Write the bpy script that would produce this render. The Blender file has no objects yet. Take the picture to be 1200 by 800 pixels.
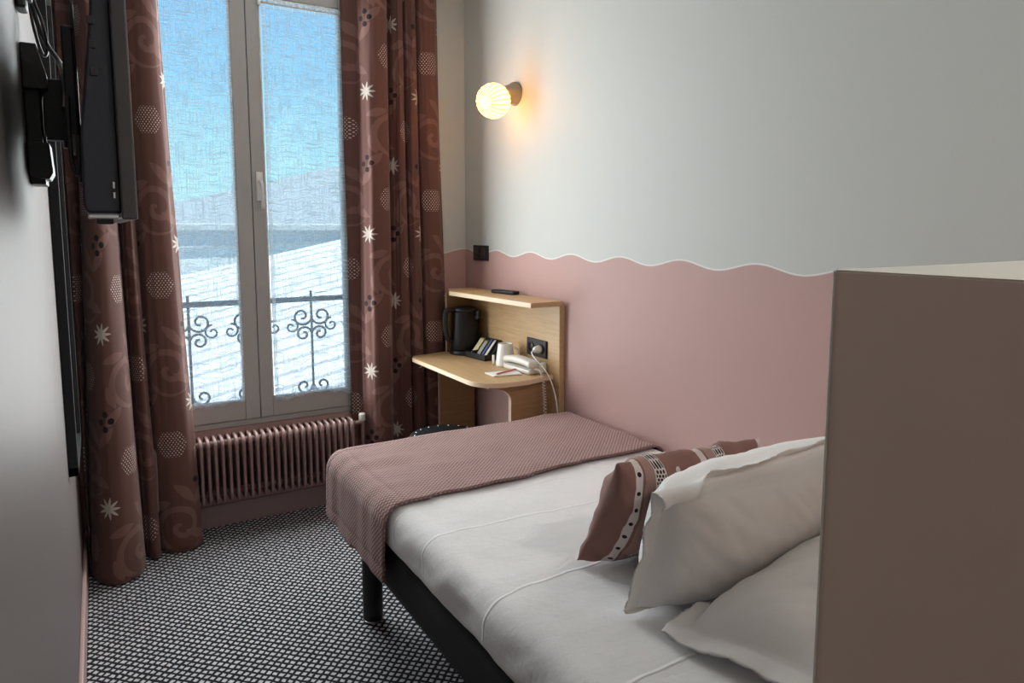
import bpy, bmesh, math, random
from mathutils import Vector, Matrix, noise
random.seed(7)
C = bpy.context.scene.collection
PI = math.pi
XL, XW, YW, YB, ZC = -0.119, 1.787, 3.497, -1.7, 2.78
HEAD_Y, HEAD_X, HEAD_Z = 0.55, 0.811, 1.3785

# ------------------------------------------------------------------ helpers: objects
def obj(name, bm, mat=None, parent=None, smooth=False, loc=None):
    me = bpy.data.meshes.new(name)
    if isinstance(bm, bmesh.types.BMesh):
        bm.to_mesh(me); bm.free()
    o = bpy.data.objects.new(name, me)
    C.objects.link(o)
    if mat: me.materials.append(mat)
    if smooth:
        for p in me.polygons: p.use_smooth = True
    if parent is not None:
        o.parent = parent
        o.matrix_parent_inverse = parent.matrix_basis.inverted()
    return o
def tag(o, label, cat, group=None, kind=None):
    o['label'] = label; o['category'] = cat
    if group: o['group'] = group
    if kind: o['kind'] = kind
    return o
def thing(name, label, cat, loc=(0, 0, 0), group=None):
    o = bpy.data.objects.new(name, None); C.objects.link(o)
    o.location = loc; o.empty_display_size = .05
    return tag(o, label, cat, group)
def struct(name, bm, mat, parent=None, smooth=False):
    o = obj(name, bm, mat, parent, smooth)
    if parent is None: o['kind'] = 'structure'
    return o

# ------------------------------------------------------------------ helpers: shapes
def box(bm, x0, x1, y0, y1, z0, z1, bev=0.0, seg=2):
    b = bmesh.new()
    bmesh.ops.create_cube(b, size=1)
    for v in b.verts:
        v.co = Vector((x0 + (v.co.x + .5) * (x1 - x0), y0 + (v.co.y + .5) * (y1 - y0), z0 + (v.co.z + .5) * (z1 - z0)))
    if bev > 0:
        bmesh.ops.bevel(b, geom=list(b.edges), offset=bev, segments=seg, profile=.5, affect='EDGES')
    merge(bm, b); return bm
def merge(bm, b, M=None):
    if M is not None: bmesh.ops.transform(b, matrix=M, verts=list(b.verts))
    me = bpy.data.meshes.new('tmp'); b.to_mesh(me); b.free()
    bm.from_mesh(me); bpy.data.meshes.remove(me)
def bx(*a, **k):
    return box(bmesh.new(), *a, **k)
def lathe(bm, prof, seg=32, M=None, caps=True):
    """profile of (r, z), revolved about z"""
    b = bmesh.new(); rings = []
    for r, z in prof:
        rings.append([b.verts.new((r * math.cos(2 * PI * i / seg), r * math.sin(2 * PI * i / seg), z)) for i in range(seg)])
    for a, c in zip(rings[:-1], rings[1:]):
        for i in range(seg):
            b.faces.new((a[i], a[(i + 1) % seg], c[(i + 1) % seg], c[i]))
    if caps:
        b.faces.new(rings[0][::-1]); b.faces.new(rings[-1])
    merge(bm, b, M); return bm
def tube(bm, pts, r, seg=8, closed=False):
    pts = [Vector(p) for p in pts]; n = len(pts); rings = []
    t0 = (pts[1] - pts[0]).normalized()
    up = Vector((0, 0, 1)) if abs(t0.z) < .9 else Vector((1, 0, 0))
    nrm = t0.cross(up).normalized()
    for i, p in enumerate(pts):
        t = (pts[(i + 1) % n if closed else min(i + 1, n - 1)] - pts[(i - 1) if (i or closed) else 0])
        t = t.normalized() if t.length > 1e-9 else t0
        nrm = (nrm - t * nrm.dot(t))
        nrm = nrm.normalized() if nrm.length > 1e-6 else t.orthogonal().normalized()
        bn = t.cross(nrm)
        rr = r[i] if isinstance(r, (list, tuple)) else r
        rings.append([bm.verts.new(p + (nrm * math.cos(2 * PI * k / seg) + bn * math.sin(2 * PI * k / seg)) * rr) for k in range(seg)])
    m = n if closed else n - 1
    for i in range(m):
        a, c = rings[i], rings[(i + 1) % n]
        for k in range(seg):
            bm.faces.new((a[k], a[(k + 1) % seg], c[(k + 1) % seg], c[k]))
    if not closed:
        bm.faces.new(rings[0][::-1]); bm.faces.new(rings[-1])
    return bm
def smooth_path(ctrl, n=10):
    P = [Vector(p) for p in ctrl]; out = []
    Q = [P[0] * 2 - P[1]] + P + [P[-1] * 2 - P[-2]]
    for i in range(1, len(Q) - 2):
        a, b, c, d = Q[i - 1], Q[i], Q[i + 1], Q[i + 2]
        for k in range(n):
            t = k / n
            out.append(.5 * ((2 * b) + (c - a) * t + (2 * a - 5 * b + 4 * c - d) * t * t + (3 * b - a - 3 * c + d) * t ** 3))
    out.append(P[-1]); return out
def prism(bm, poly, axis, a, b, bev=0.0, seg=2):
    """polygon of 2-D points extruded along axis from a to b; points are the two other axes in order"""
    t = bmesh.new()
    def mk(p, h):
        return {'x': (h, p[0], p[1]), 'y': (p[0], h, p[1]), 'z': (p[0], p[1], h)}[axis]
    lo = [t.verts.new(mk(p, a)) for p in poly]; hi = [t.verts.new(mk(p, b)) for p in poly]
    n = len(poly)
    t.faces.new(lo[::-1]); t.faces.new(hi)
    for i in range(n): t.faces.new((lo[i], lo[(i + 1) % n], hi[(i + 1) % n], hi[i]))
    bmesh.ops.recalc_face_normals(t, faces=list(t.faces))
    if bev > 0:
        bmesh.ops.bevel(t, geom=list(t.edges), offset=bev, segments=seg, profile=.5, affect='EDGES')
    merge(bm, t); return bm
def grid_mesh(name, nu, nv, f, mat, parent=None, uv=None, solid=0, offset=0, closed=False):
    """nu x nv grid from f(i, j) -> point; uv(i, j) fills a UV map in metres"""
    vs = [f(i, j) for j in range(nv) for i in range(nu)]
    fs = [(j * nu + i, j * nu + i + 1, (j + 1) * nu + i + 1, (j + 1) * nu + i) for j in range(nv - 1) for i in range(nu - 1)]
    me = bpy.data.meshes.new(name); me.from_pydata([tuple(v) for v in vs], [], fs)
    if uv:
        l = me.uv_layers.new(name='cloth')
        for p in me.polygons:
            for li in p.loop_indices:
                k = me.loops[li].vertex_index
                l.data[li].uv = uv(k % nu, k // nu)
    for p in me.polygons: p.use_smooth = True
    o = bpy.data.objects.new(name, me); C.objects.link(o); me.materials.append(mat)
    if parent is not None:
        o.parent = parent; o.matrix_parent_inverse = parent.matrix_basis.inverted()
    if solid:
        md = o.modifiers.new('thickness', 'SOLIDIFY'); md.thickness = solid; md.offset = offset
    return o
def rounded_box_bm(x0, x1, y0, y1, z0, z1, r, step, disp=None):
    """closed box with rounded corners as an even grid; disp(p, n) moves a point along its normal"""
    L = (x1 - x0, y1 - y0, z1 - z0); n = [max(4, int(l / step)) for l in L]
    bm = bmesh.new(); cache = {}
    c0 = Vector((x0 + r, y0 + r, z0 + r)); c1 = Vector((x1 - r, y1 - r, z1 - r))
    def ease(k, m, l):
        return l * k / m
    def vert(i, j, k):
        key = (i, j, k)
        if key in cache: return cache[key]
        p = Vector((x0 + ease(i, n[0], L[0]), y0 + ease(j, n[1], L[1]), z0 + ease(k, n[2], L[2])))
        q = Vector((min(max(p.x, c0.x), c1.x), min(max(p.y, c0.y), c1.y), min(max(p.z, c0.z), c1.z)))
        d = p - q
        nn = d.normalized() if d.length > 1e-9 else Vector((0, 0, 1))
        p = q + nn * r
        if disp: p = p + nn * disp(p, nn)
        v = bm.verts.new(p); cache[key] = v; return v
    def quad(a, b, c, d): bm.faces.new((vert(*a), vert(*b), vert(*c), vert(*d)))
    for i in range(n[0]):
        for j in range(n[1]):
            quad((i, j, n[2]), (i + 1, j, n[2]), (i + 1, j + 1, n[2]), (i, j + 1, n[2]))
            quad((i, j, 0), (i, j + 1, 0), (i + 1, j + 1, 0), (i + 1, j, 0))
    for i in range(n[0]):
        for k in range(n[2]):
            quad((i, 0, k), (i + 1, 0, k), (i + 1, 0, k + 1), (i, 0, k + 1))
            quad((i, n[1], k), (i, n[1], k + 1), (i + 1, n[1], k + 1), (i + 1, n[1], k))
    for j in range(n[1]):
        for k in range(n[2]):
            quad((0, j, k), (0, j, k + 1), (0, j + 1, k + 1), (0, j + 1, k))
            quad((n[0], j, k), (n[0], j + 1, k), (n[0], j + 1, k + 1), (n[0], j, k + 1))
    return bm
def nz(x, y, z=0.0): return noise.noise(Vector((x, y, z)))
def lerp(a, b, t): return a + (b - a) * t
def sstep(a, b, x):
    t = min(max((x - a) / (b - a), 0), 1); return t * t * (3 - 2 * t)

# ------------------------------------------------------------------ helpers: materials
class NT:
    def __init__(s, name):
        s.mat = bpy.data.materials.new(name); s.mat.use_nodes = True
        s.t = s.mat.node_tree; s.t.nodes.clear()
        s.out = s.t.nodes.new('ShaderNodeOutputMaterial')
    def n(s, kind, **kw):
        nd = s.t.nodes.new(kind)
        for k, v in kw.items(): setattr(nd, k, v)
        return nd
    def put(s, sock, v):
        if hasattr(v, 'links') or isinstance(v, bpy.types.NodeSocket): s.t.links.new(v, sock)
        elif isinstance(v, (tuple, list)):
            sock.default_value = tuple(v) + ((1,) if len(v) == 3 and sock.type == 'RGBA' else ())
        else: sock.default_value = v
    def m(s, op, a, b=None, c=None, clamp=False):
        nd = s.n('ShaderNodeMath', operation=op); nd.use_clamp = clamp
        s.put(nd.inputs[0], a)
        if b is not None: s.put(nd.inputs[1], b)
        if c is not None: s.put(nd.inputs[2], c)
        return nd.outputs[0]
    def add(s, a, b): return s.m('ADD', a, b)
    def sub(s, a, b): return s.m('SUBTRACT', a, b)
    def mul(s, a, b): return s.m('MULTIPLY', a, b)
    def lt(s, a, b): return s.m('LESS_THAN', a, b)
    def mx(s, *a):
        r = a[0]
        for b in a[1:]: r = s.m('MAXIMUM', r, b)
        return r
    def smooth(s, lo, hi, x):
        nd = s.n('ShaderNodeMapRange', interpolation_type='SMOOTHSTEP')
        s.put(nd.inputs[0], x); nd.inputs[1].default_value = lo; nd.inputs[2].default_value = hi
        return nd.outputs[0]
    def mix(s, f, a, b):
        nd = s.n('ShaderNodeMix', data_type='RGBA')
        s.put(nd.inputs[0], f); s.put(nd.inputs[6], a); s.put(nd.inputs[7], b)
        return nd.outputs[2]
    def coord(s, which='Object'): return s.n('ShaderNodeTexCoord').outputs[which]
    def xyz(s, v):
        nd = s.n('ShaderNodeSeparateXYZ'); s.put(nd.inputs[0], v); return nd.outputs
    def vec(s, x, y, z=0.0):
        nd = s.n('ShaderNodeCombineXYZ'); s.put(nd.inputs[0], x); s.put(nd.inputs[1], y); s.put(nd.inputs[2], z)
        return nd.outputs[0]
    def scale(s, v, sc):
        nd = s.n('ShaderNodeMapping'); s.put(nd.inputs[0], v); nd.inputs['Scale'].default_value = sc
        return nd.outputs[0]
    def noise(s, v, scale=5, detail=2, rough=.5):
        nd = s.n('ShaderNodeTexNoise'); s.put(nd.inputs['Vector'], v)
        nd.inputs['Scale'].default_value = scale; nd.inputs['Detail'].default_value = detail; nd.inputs['Roughness'].default_value = rough
        return nd.outputs['Fac']
    def cell(s, x, p, off=0.0):
        """distance from the nearest multiple of p (signed), after shifting by off"""
        a = s.sub(x, off) if off else x
        k = s.m('ROUND', s.m('DIVIDE', a, p))
        return s.sub(a, s.mul(k, p))
    def length(s, a, b): return s.m('SQRT', s.add(s.mul(a, a), s.mul(b, b)))
    def bump(s, h, strength=.3, dist=.01):
        nd = s.n('ShaderNodeBump'); nd.inputs['Strength'].default_value = strength; nd.inputs['Distance'].default_value = dist
        s.put(nd.inputs['Height'], h); return nd.outputs[0]
    def done(s, color, rough=.6, metal=0.0, bump=None, spec=.5, sheen=0.0, coat=0.0):
        p = s.n('ShaderNodeBsdfPrincipled')
        s.put(p.inputs['Base Color'], color); s.put(p.inputs['Roughness'], rough); s.put(p.inputs['Metallic'], metal)
        p.inputs['Specular IOR Level'].default_value = spec
        p.inputs['Sheen Weight'].default_value = sheen; p.inputs['Coat Weight'].default_value = coat
        if bump is not None: s.put(p.inputs['Normal'], bump)
        s.t.links.new(p.outputs[0], s.out.inputs[0]); return s.mat
def plain(name, col, rough=.6, metal=0.0, var=.06, nscale=30, bstr=0.0, spec=.5, coat=0.0):
    t = NT(name); v = t.coord()
    f = t.noise(v, nscale, 3)
    c = t.mix(f, tuple(x * (1 - var) for x in col), tuple(min(1, x * (1 + var)) for x in col))
    return t.done(c, rough, metal, t.bump(f, bstr, .002) if bstr else None, spec, coat=coat)

WHITE_WALL = (.59, .61, .595); PINK = (.52, .335, .315)
def wall_paint(name, axis, rough=.55, spec=.3, crest=3.48):
    t = NT(name); p = t.xyz(t.coord())
    s = p[axis]; z = p[2]
    w = t.m('COSINE', t.mul(t.sub(s, crest), 2 * PI / .3335))
    edge = t.add(t.mul(w, .0135), 1.305)
    d = t.sub(z, edge)
    nn = t.noise(t.coord(), 14, 3)
    pink = t.mix(nn, tuple(c * .97 for c in PINK), PINK)
    white = t.mix(nn, tuple(c * .98 for c in WHITE_WALL), WHITE_WALL)
    c = t.mix(t.smooth(-.001, .001, d), pink, (.76, .77, .75))
    c = t.mix(t.smooth(.0045, .0065, d), c, white)
    fine = t.noise(t.coord(), 260, 2)
    return t.done(c, rough, 0, t.bump(fine, .05, .001), spec)
M_wall_r = wall_paint('painted plaster right', 1)
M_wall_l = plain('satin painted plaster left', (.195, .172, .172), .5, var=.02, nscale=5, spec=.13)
M_wall_f = wall_paint('painted plaster window side', 0, crest=1.775)
M_ceil = plain('ceiling white', (.8, .8, .78), .8)
M_part = plain('taupe painted board', (.66, .515, .43), .55, var=.03, nscale=6)
M_parttop = plain('cream board top', (.68, .66, .58), .5)
M_skirt = plain('mauve skirting paint', (.30, .215, .21), .45, var=.04)
M_skirtL = plain('pink skirting paint', (.50, .34, .32), .45, var=.04)
M_frame = plain('window frame paint', (.40, .388, .38), .4, var=.03)
M_alu = plain('white lacquered metal', (.78, .78, .76), .3, var=.02)
M_rad = plain('rose radiator enamel', (.27, .168, .16), .42, var=.05)
M_black = plain('black plastic', (.012, .012, .014), .38, var=.2)
M_black2 = plain('black satin plastic', (.010, .011, .013), .5, var=.2, spec=.35)
M_navy = plain('blue black casing', (.015, .018, .028), .45, var=.2)
M_bezel = plain('dark grey bezel', (.05, .045, .045), .35, var=.1)
M_chrome = plain('brushed steel', (.6, .6, .6), .25, 1.0, var=.1)
M_cream = plain('cream plastic', (.72, .70, .64), .35, var=.03)
M_white = plain('white porcelain', (.82, .81, .78), .18, var=.02, coat=.3)
M_paper = plain('white paper', (.85, .84, .80), .8, var=.03)
M_red = plain('coral pencil lacquer', (.55, .17, .10), .4)
M_iron = plain('painted wrought iron', (.40, .43, .45), .55)
M_screen = plain('black screen glass', (.006, .006, .008), .08, var=.1)
M_basefab = plain('black base fabric', (.010, .010, .013), .9, var=.3, nscale=300, bstr=.2)
M_sage = plain('sage grey lacquer', (.20, .19, .16), .45)
M_yellow = plain('yellow sachet paper', (.72, .66, .38), .6); M_blue = plain('blue sachet paper', (.10, .13, .30), .5)
M_grey = plain('grey sachet paper', (.42, .42, .38), .6)

def wood(name, ca, cb, axis=1, rough=.45):
    t = NT(name); v = t.coord()
    sc = [26, 26, 26]; sc[axis] = 1.6
    g = t.noise(t.scale(v, sc), 3.0, 6, .62)
    sc2 = [140, 140, 140]; sc2[axis] = 4
    f = t.noise(t.scale(v, sc2), 2.0, 2)
    k = t.add(t.mul(g, .75), t.mul(f, .3))
    return t.done(t.mix(t.smooth(.3, .75, k), ca, cb), rough, 0, t.bump(f, .06, .001))
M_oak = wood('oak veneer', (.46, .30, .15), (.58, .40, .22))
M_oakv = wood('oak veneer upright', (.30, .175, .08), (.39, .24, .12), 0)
M_oakedge = wood('pale oak edging', (.66, .50, .33), (.74, .58, .41))

def carpet():
    t = NT('black and white lattice carpet'); v = t.coord(); p = t.xyz(v)
    wob = t.sub(t.noise(v, 28, 2), .5); wob2 = t.sub(t.noise(t.scale(v, (1.3, 1.3, 1)), 23, 2), .5)
    a = t.mul(t.add(t.add(p[0], p[1]), t.mul(wob, .015)), .7071)
    b = t.mul(t.add(t.sub(p[0], p[1]), t.mul(wob2, .015)), .7071)
    P = .0228
    da = t.m('ABSOLUTE', t.cell(a, P)); db = t.m('ABSOLUTE', t.cell(b, P))
    wn = t.mul(t.sub(t.noise(v, 55, 1), .5), .0055)
    fa = t.smooth(.0074, .0054, t.add(da, wn)); fb = t.smooth(.0078, .0058, t.add(db, wn))
    blob = t.mul(fa, fb)
    tuft = t.noise(v, 420, 2)
    big = t.noise(v, 60, 1)
    light = t.mix(big, (.50, .50, .52), (.86, .86, .88))
    light = t.mix(t.mul(tuft, .45), light, (.34, .34, .36))
    dark = t.mix(tuft, (.004, .004, .008), (.013, .013, .022))
    h = t.add(t.mul(blob, .6), t.mul(tuft, .5))
    return t.done(t.mix(blob, dark, light), .95, 0, t.bump(h, .5, .006), .15, sheen=.1)
M_carpet = carpet()

def curtain_cloth():
    t = NT('printed rose curtain cloth'); uv = t.n('ShaderNodeUVMap', uv_map='cloth').outputs[0]
    u, v, _ = t.xyz(uv)
    W, T = .24, .70
    def places(ps):
        r = []
        for (ox, oy) in ps:
            r.append((t.cell(u, 2 * W, ox), t.cell(v, T, oy)))
        return r
    def best(fn, ps): return t.mx(*[fn(x, y) for x, y in places(ps)])
    def star(x, y):
        r = t.length(x, y); th = t.m('ARCTAN2', y, x)
        k = t.mul(t.m('ABSOLUTE', t.cell(th, 2 * PI / 9)), 9 / PI)
        w = t.m('POWER', t.sub(1.0, k), 1.3)
        return t.lt(r, t.add(t.mul(w, .031), .0165))
    def dots(x, y):
        r = []
        for ox, oy in ((0, .030), (0, -.030), (.024, .002), (-.024, -.002)):
            r.append(t.lt(t.length(t.sub(x, ox), t.sub(y, oy)), .0128))
        return t.mx(*r)
    def hexa(x, y):
        ax = t.m('ABSOLUTE', x); ay = t.m('ABSOLUTE', y)
        h = t.m('MAXIMUM', ay, t.add(t.mul(ax, .82), t.mul(ay, .5)))
        inside = t.lt(h, .056)
        p = .0145
        a = t.lt(t.length(t.cell(x, p), t.cell(y, p * 1.3)), .0029)
        b = t.lt(t.length(t.cell(x, p, p / 2), t.cell(y, p * 1.3, p * .65)), .0029)
        return t.mul(inside, t.m('MAXIMUM', a, b))
    def scroll(x, y):
        r = t.length(x, y); th = t.m('ARCTAN2', y, x)
        k = t.sub(r, t.mul(t.add(th, PI), .0125))
        band = t.lt(t.m('ABSOLUTE', t.cell(k, .0785, .02)), .0135)
        return t.mul(band, t.lt(r, .118))
    def leaf(cx, cy, ang, L=.055, B=.02):
        ca, sa = math.cos(ang), math.sin(ang)
        def f(x, y):
            x = t.sub(x, cx); y = t.sub(y, cy)
            a = t.add(t.mul(x, ca), t.mul(y, sa)); b = t.sub(t.mul(y, ca), t.mul(x, sa))
            q = t.add(t.m('ABSOLUTE', t.m('DIVIDE', b, B)), t.m('POWER', t.m('DIVIDE', a, L), 2))
            return t.lt(q, 1.0)
        return f
    A = [(0, 0), (W, T / 2)]; B = [(0, T / 2), (W, 0)]; H = [(W / 2, T / 4), (3 * W / 2, 3 * T / 4)]
    G = [(W / 2 + .015, 3 * T / 4 - .02), (3 * W / 2 + .015, T / 4 - .02)]
    vine = t.mx(best(scroll, G), best(leaf(.10, .13, .9), G), best(leaf(-.10, -.14, .8), G),
                best(leaf(.02, .155, 2.4), G), best(leaf(-.04, .11, -.5), A), best(leaf(.05, -.10, .3), A),
                best(leaf(-.07, -.06, 2.3, .05, .018), B), best(leaf(.03, .095, 1.9, .05, .02), B))
    weave = t.noise(t.scale(uv, (1, 1, 1)), 700, 1)
    base = t.mix(weave, (.112, .048, .039), (.132, .058, .048))
    c = t.mix(t.mul(vine, .75), base, (.205, .108, .092))
    c = t.mix(best(hexa, H), c, (.60, .49, .45))
    c = t.mix(best(star, A), c, (.47, .42, .37))
    c = t.mix(best(dots, B), c, (.016, .010, .012))
    return t.done(c, .75, 0, t.bump(weave, .12, .001), .25, sheen=.15)
M_curtain = curtain_cloth()

def net_cloth():
    t = NT('white linen net'); uv = t.n('ShaderNodeUVMap', uv_map='cloth').outputs[0]
    u, v, _ = t.xyz(uv)
    a = t.noise(t.scale(uv, (9, 165, 1)), 1.0, 2, .6); b = t.noise(t.scale(uv, (175, 8, 1)), 1.0, 2, .6)
    c = t.noise(t.scale(uv, (22, 120, 1)), 1.0, 1)
    th = t.mx(t.smooth(.46, .68, a), t.smooth(.48, .72, b))
    dens = t.add(t.mul(th, .48), t.mul(c, .10))
    hem = t.n('ShaderNodeAttribute', attribute_name='hem').outputs['Fac']
    dens = t.m('ADD', t.add(dens, .20), t.mul(hem, .30), clamp=True)
    tr = t.n('ShaderNodeBsdfTransparent')
    di = t.n('ShaderNodeBsdfDiffuse'); di.inputs[0].default_value = (.70, .71, .70, 1)
    tl = t.n('ShaderNodeBsdfTranslucent'); t.put(tl.inputs[0], t.mix(hem, (.66, .68, .68), (.95, .96, .95)))  # hem tint raised to stand in for sun on the doubled cloth
    m1 = t.n('ShaderNodeMixShader'); m1.inputs[0].default_value = .8
    t.t.links.new(di.outputs[0], m1.inputs[1]); t.t.links.new(tl.outputs[0], m1.inputs[2])
    m2 = t.n('ShaderNodeMixShader'); t.put(m2.inputs[0], dens)
    t.t.links.new(tr.outputs[0], m2.inputs[1]); t.t.links.new(m1.outputs[0], m2.inputs[2])
    t.t.links.new(m2.outputs[0], t.out.inputs[0]); return t.mat
M_net = net_cloth()

def glass():
    t = NT('window glass')
    tr = t.n('ShaderNodeBsdfTransparent'); tr.inputs[0].default_value = (.93, .97, .97, 1)
    gl = t.n('ShaderNodeBsdfGlossy'); gl.inputs['Roughness'].default_value = .02
    fr = t.n('ShaderNodeFresnel'); fr.inputs[0].default_value = 1.45
    sm = t.noise(t.coord(), 4, 2)
    mx = t.n('ShaderNodeMixShader'); t.put(mx.inputs[0], t.mul(fr.outputs[0], t.add(t.mul(sm, .2), .7)))
    t.t.links.new(tr.outputs[0], mx.inputs[1]); t.t.links.new(gl.outputs[0], mx.inputs[2])
    t.t.links.new(mx.outputs[0], t.out.inputs[0]); return t.mat
M_glass = glass()

def linen(name, col, creases=False):
    t = NT(name); v = t.coord(); p = t.xyz(v)
    w = t.noise(v, 900, 1); wr = t.noise(t.scale(v, (1, 1.6, 1)), 7, 4, .55)
    h = t.add(t.mul(wr, .9), t.mul(w, .05))
    if creases:
        wob = t.mul(t.sub(t.noise(v, 2.4, 3), .5), .13)
        def ridge(coord, pos, wd):
            return t.smooth(wd, 0.0, t.m('ABSOLUTE', t.sub(t.add(coord, wob), pos)))
        for pos, k in ((1.60, .22), (1.27, .30), (.90, .28), (1.80, .16)): h = t.add(h, t.mul(ridge(p[1], pos, .007), k))
        for pos, k in ((1.42, .22),): h = t.add(h, t.mul(ridge(p[0], pos, .007), k))
    c = t.mix(wr, tuple(x * .97 for x in col), col)
    return t.done(c, .85, 0, t.bump(h, .55, .012), .2, sheen=.1)
M_duvet = linen('white cotton cover', (.84, .835, .84), True)
M_pillow = linen('white cotton pillowcase', (.85, .845, .835))

def waffle():
    t = NT('pink waffle weave'); v = t.coord('UV'); u, w, _ = t.xyz(v)
    P = .0150
    ca = t.m('SINE', t.mul(t.add(u, t.mul(w, .0)), 2 * PI / P)); cb = t.m('SINE', t.mul(w, 2 * PI / P))
    k = t.mul(ca, cb); f = t.smooth(-.25, .45, k)
    n1 = t.noise(v, 9, 3)
    dark = t.mix(n1, (.215, .115, .105), (.26, .145, .135)); lite = t.mix(n1, (.46, .315, .295), (.52, .365, .345))
    hem = t.n('ShaderNodeAttribute', attribute_name='hem').outputs['Fac']
    c = t.mix(f, dark, lite)
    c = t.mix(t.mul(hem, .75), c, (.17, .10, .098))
    return t.done(c, .9, 0, t.bump(t.sub(t.add(f, t.mul(n1, .6)), t.mul(hem, 1.5)), .6, .003), .15, sheen=.15)
M_throw = waffle()

def cushion_cloth():
    t = NT('striped cushion print'); uv = t.n('ShaderNodeUVMap', uv_map='cloth').outputs[0]
    u, v, _ = t.xyz(uv)
    wob = t.mul(t.sub(t.noise(uv, 22, 2), .5), .006)
    uu = t.add(u, wob)
    n1 = t.noise(uv, 12, 2)
    c = t.mix(n1, (.20, .098, .082), (.26, .135, .115))
    P = .205
    x = t.cell(uu, P, .052)               # narrow white stripe with black dots
    st = t.lt(t.m('ABSOLUTE', x), .0095)
    c = t.mix(t.lt(t.m('ABSOLUTE', t.cell(uu, P, .085)), .017), c, (.33, .20, .175))
    c = t.mix(st, c, (.60, .53, .50))
    c = t.mix(t.lt(t.length(x, t.cell(v, .042)), .0052), c, (.012, .008, .01))
    y = t.cell(uu, P, .112)               # wide lattice band
    c = t.mix(t.lt(t.m('ABSOLUTE', y), .0165), c, (.58, .52, .49))
    q = .0088
    d1 = t.lt(t.length(t.cell(y, q), t.cell(v, q * 1.7)), .0031); d2 = t.lt(t.length(t.cell(y, q, q / 2), t.cell(v, q * 1.7, q * .85)), .0031)
    c = t.mix(t.mul(t.lt(t.m('ABSOLUTE', y), .014), t.m('MAXIMUM', d1, d2)), c, (.02, .014, .016))
    def cross(x, y, s):
        return t.mx(*[t.lt(t.length(t.sub(x, ox * s), t.sub(y, oy * s)), s * .62) for ox, oy in ((0, 1), (0, -1), (1, 0), (-1, 0))])
    z = t.cell(uu, P, .168)
    c = t.mix(cross(z, t.cell(v, .15, .075), .0135), c, (.012, .008, .01))
    c = t.mix(cross(z, t.cell(v, .15, .135), .010), c, (.58, .50, .47))
    return t.done(c, .8, 0, t.bump(t.noise(uv, 500, 1), .1, .001), .2, sheen=.1)
M_cushion = cushion_cloth()

def lamp_shade():
    t = NT('glowing paper shade')
    tl = t.n('ShaderNodeBsdfTranslucent'); tl.inputs[0].default_value = (.50, .31, .09, 1)
    lw = t.n('ShaderNodeLayerWeight'); lw.inputs[0].default_value = .35
    em = t.n('ShaderNodeEmission'); em.inputs[0].default_value = (1.0, .72, .24, 1); em.inputs[1].default_value = .42
    a = t.n('ShaderNodeAddShader')
    t.t.links.new(tl.outputs[0], a.inputs[0]); t.t.links.new(em.outputs[0], a.inputs[1]); t.t.links.new(a.outputs[0], t.out.inputs[0])
    return t.mat
M_shade = lamp_shade()
M_shaderib = plain('shade rib wire', (.75, .52, .2), .6)

def roof_mat(name, c, P, ax=0):
    t = NT(name); p = t.xyz(t.coord())
    k = t.lt(t.m('ABSOLUTE', t.cell(p[ax], P)), P * .12)
    n = t.noise(t.coord(), 1.5, 3)
    base = t.mix(n, tuple(x * .9 for x in c), c)
    return t.done(t.mix(k, base, tuple(x * .6 for x in c)), .5)
M_zinc = roof_mat('ribbed zinc roof', (.80, .82, .82), .30, 1)
M_slate = plain('grey slate roof', (.44, .48, .52), .6, nscale=1.2)
M_facade = plain('pale render', (.60, .64, .66), .9, nscale=2)
M_ground = plain('courtyard paving', (.55, .56, .55), .9, nscale=1)

# ------------------------------------------------------------------ the room
struct('floor', bx(XL - .2, XW + .2, YB - .2, YW + .3, -.1, 0), M_carpet)
struct('ceiling', bx(XL - .2, XW + .2, YB - .2, YW + .3, ZC, ZC + .1), M_ceil)
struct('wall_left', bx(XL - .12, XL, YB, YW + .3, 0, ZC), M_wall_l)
struct('wall_right', bx(XW, XW + .12, YB, YW + .3, 0, ZC), M_wall_r)
struct('wall_rear', bx(XL, XW, YB - .12, YB, 0, ZC), M_ceil)
WX0, WX1, WZ0, WZ1 = .125, 1.17, .485, 2.62
b = bmesh.new(); Y2 = YW + .30
box(b, XL, WX0, YW, Y2, 0, ZC); box(b, WX1, XW, YW, Y2, 0, ZC)
box(b, WX0, WX1, YW, Y2, 0, WZ0); box(b, WX0, WX1, YW, Y2, WZ1, ZC)
struct('wall_far', b, M_wall_f)
b = bx(HEAD_X, XW, -.25, HEAD_Y, 0, HEAD_Z - .0012, bev=.002)
pw = struct('wall_headboard', b, M_part)
pt = struct('trim_top', bx(HEAD_X + .001, XW, -.25, HEAD_Y - .001, HEAD_Z - .0012, HEAD_Z, bev=.0004), M_parttop, pw)
pt.name = 'top_board'
ed = obj('edge_strip', bx(HEAD_X - .0006, HEAD_X + .003, HEAD_Y - .003, HEAD_Y + .0006, 0, HEAD_Z - .0012, bev=.0004), M_parttop, pw)
struct('baseboard_far', bx(XL, XW, YW - .014, YW, 0, .108, bev=.004), M_skirt)
struct('baseboard_left', bx(XL, XL + .014, YB, YW - .015, 0, .105, bev=.004), M_skirtL)
struct('baseboard_right', bx(XW - .014, XW, HEAD_Y, YW - .015, 0, .105, bev=.004), M_skirtL)

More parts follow.
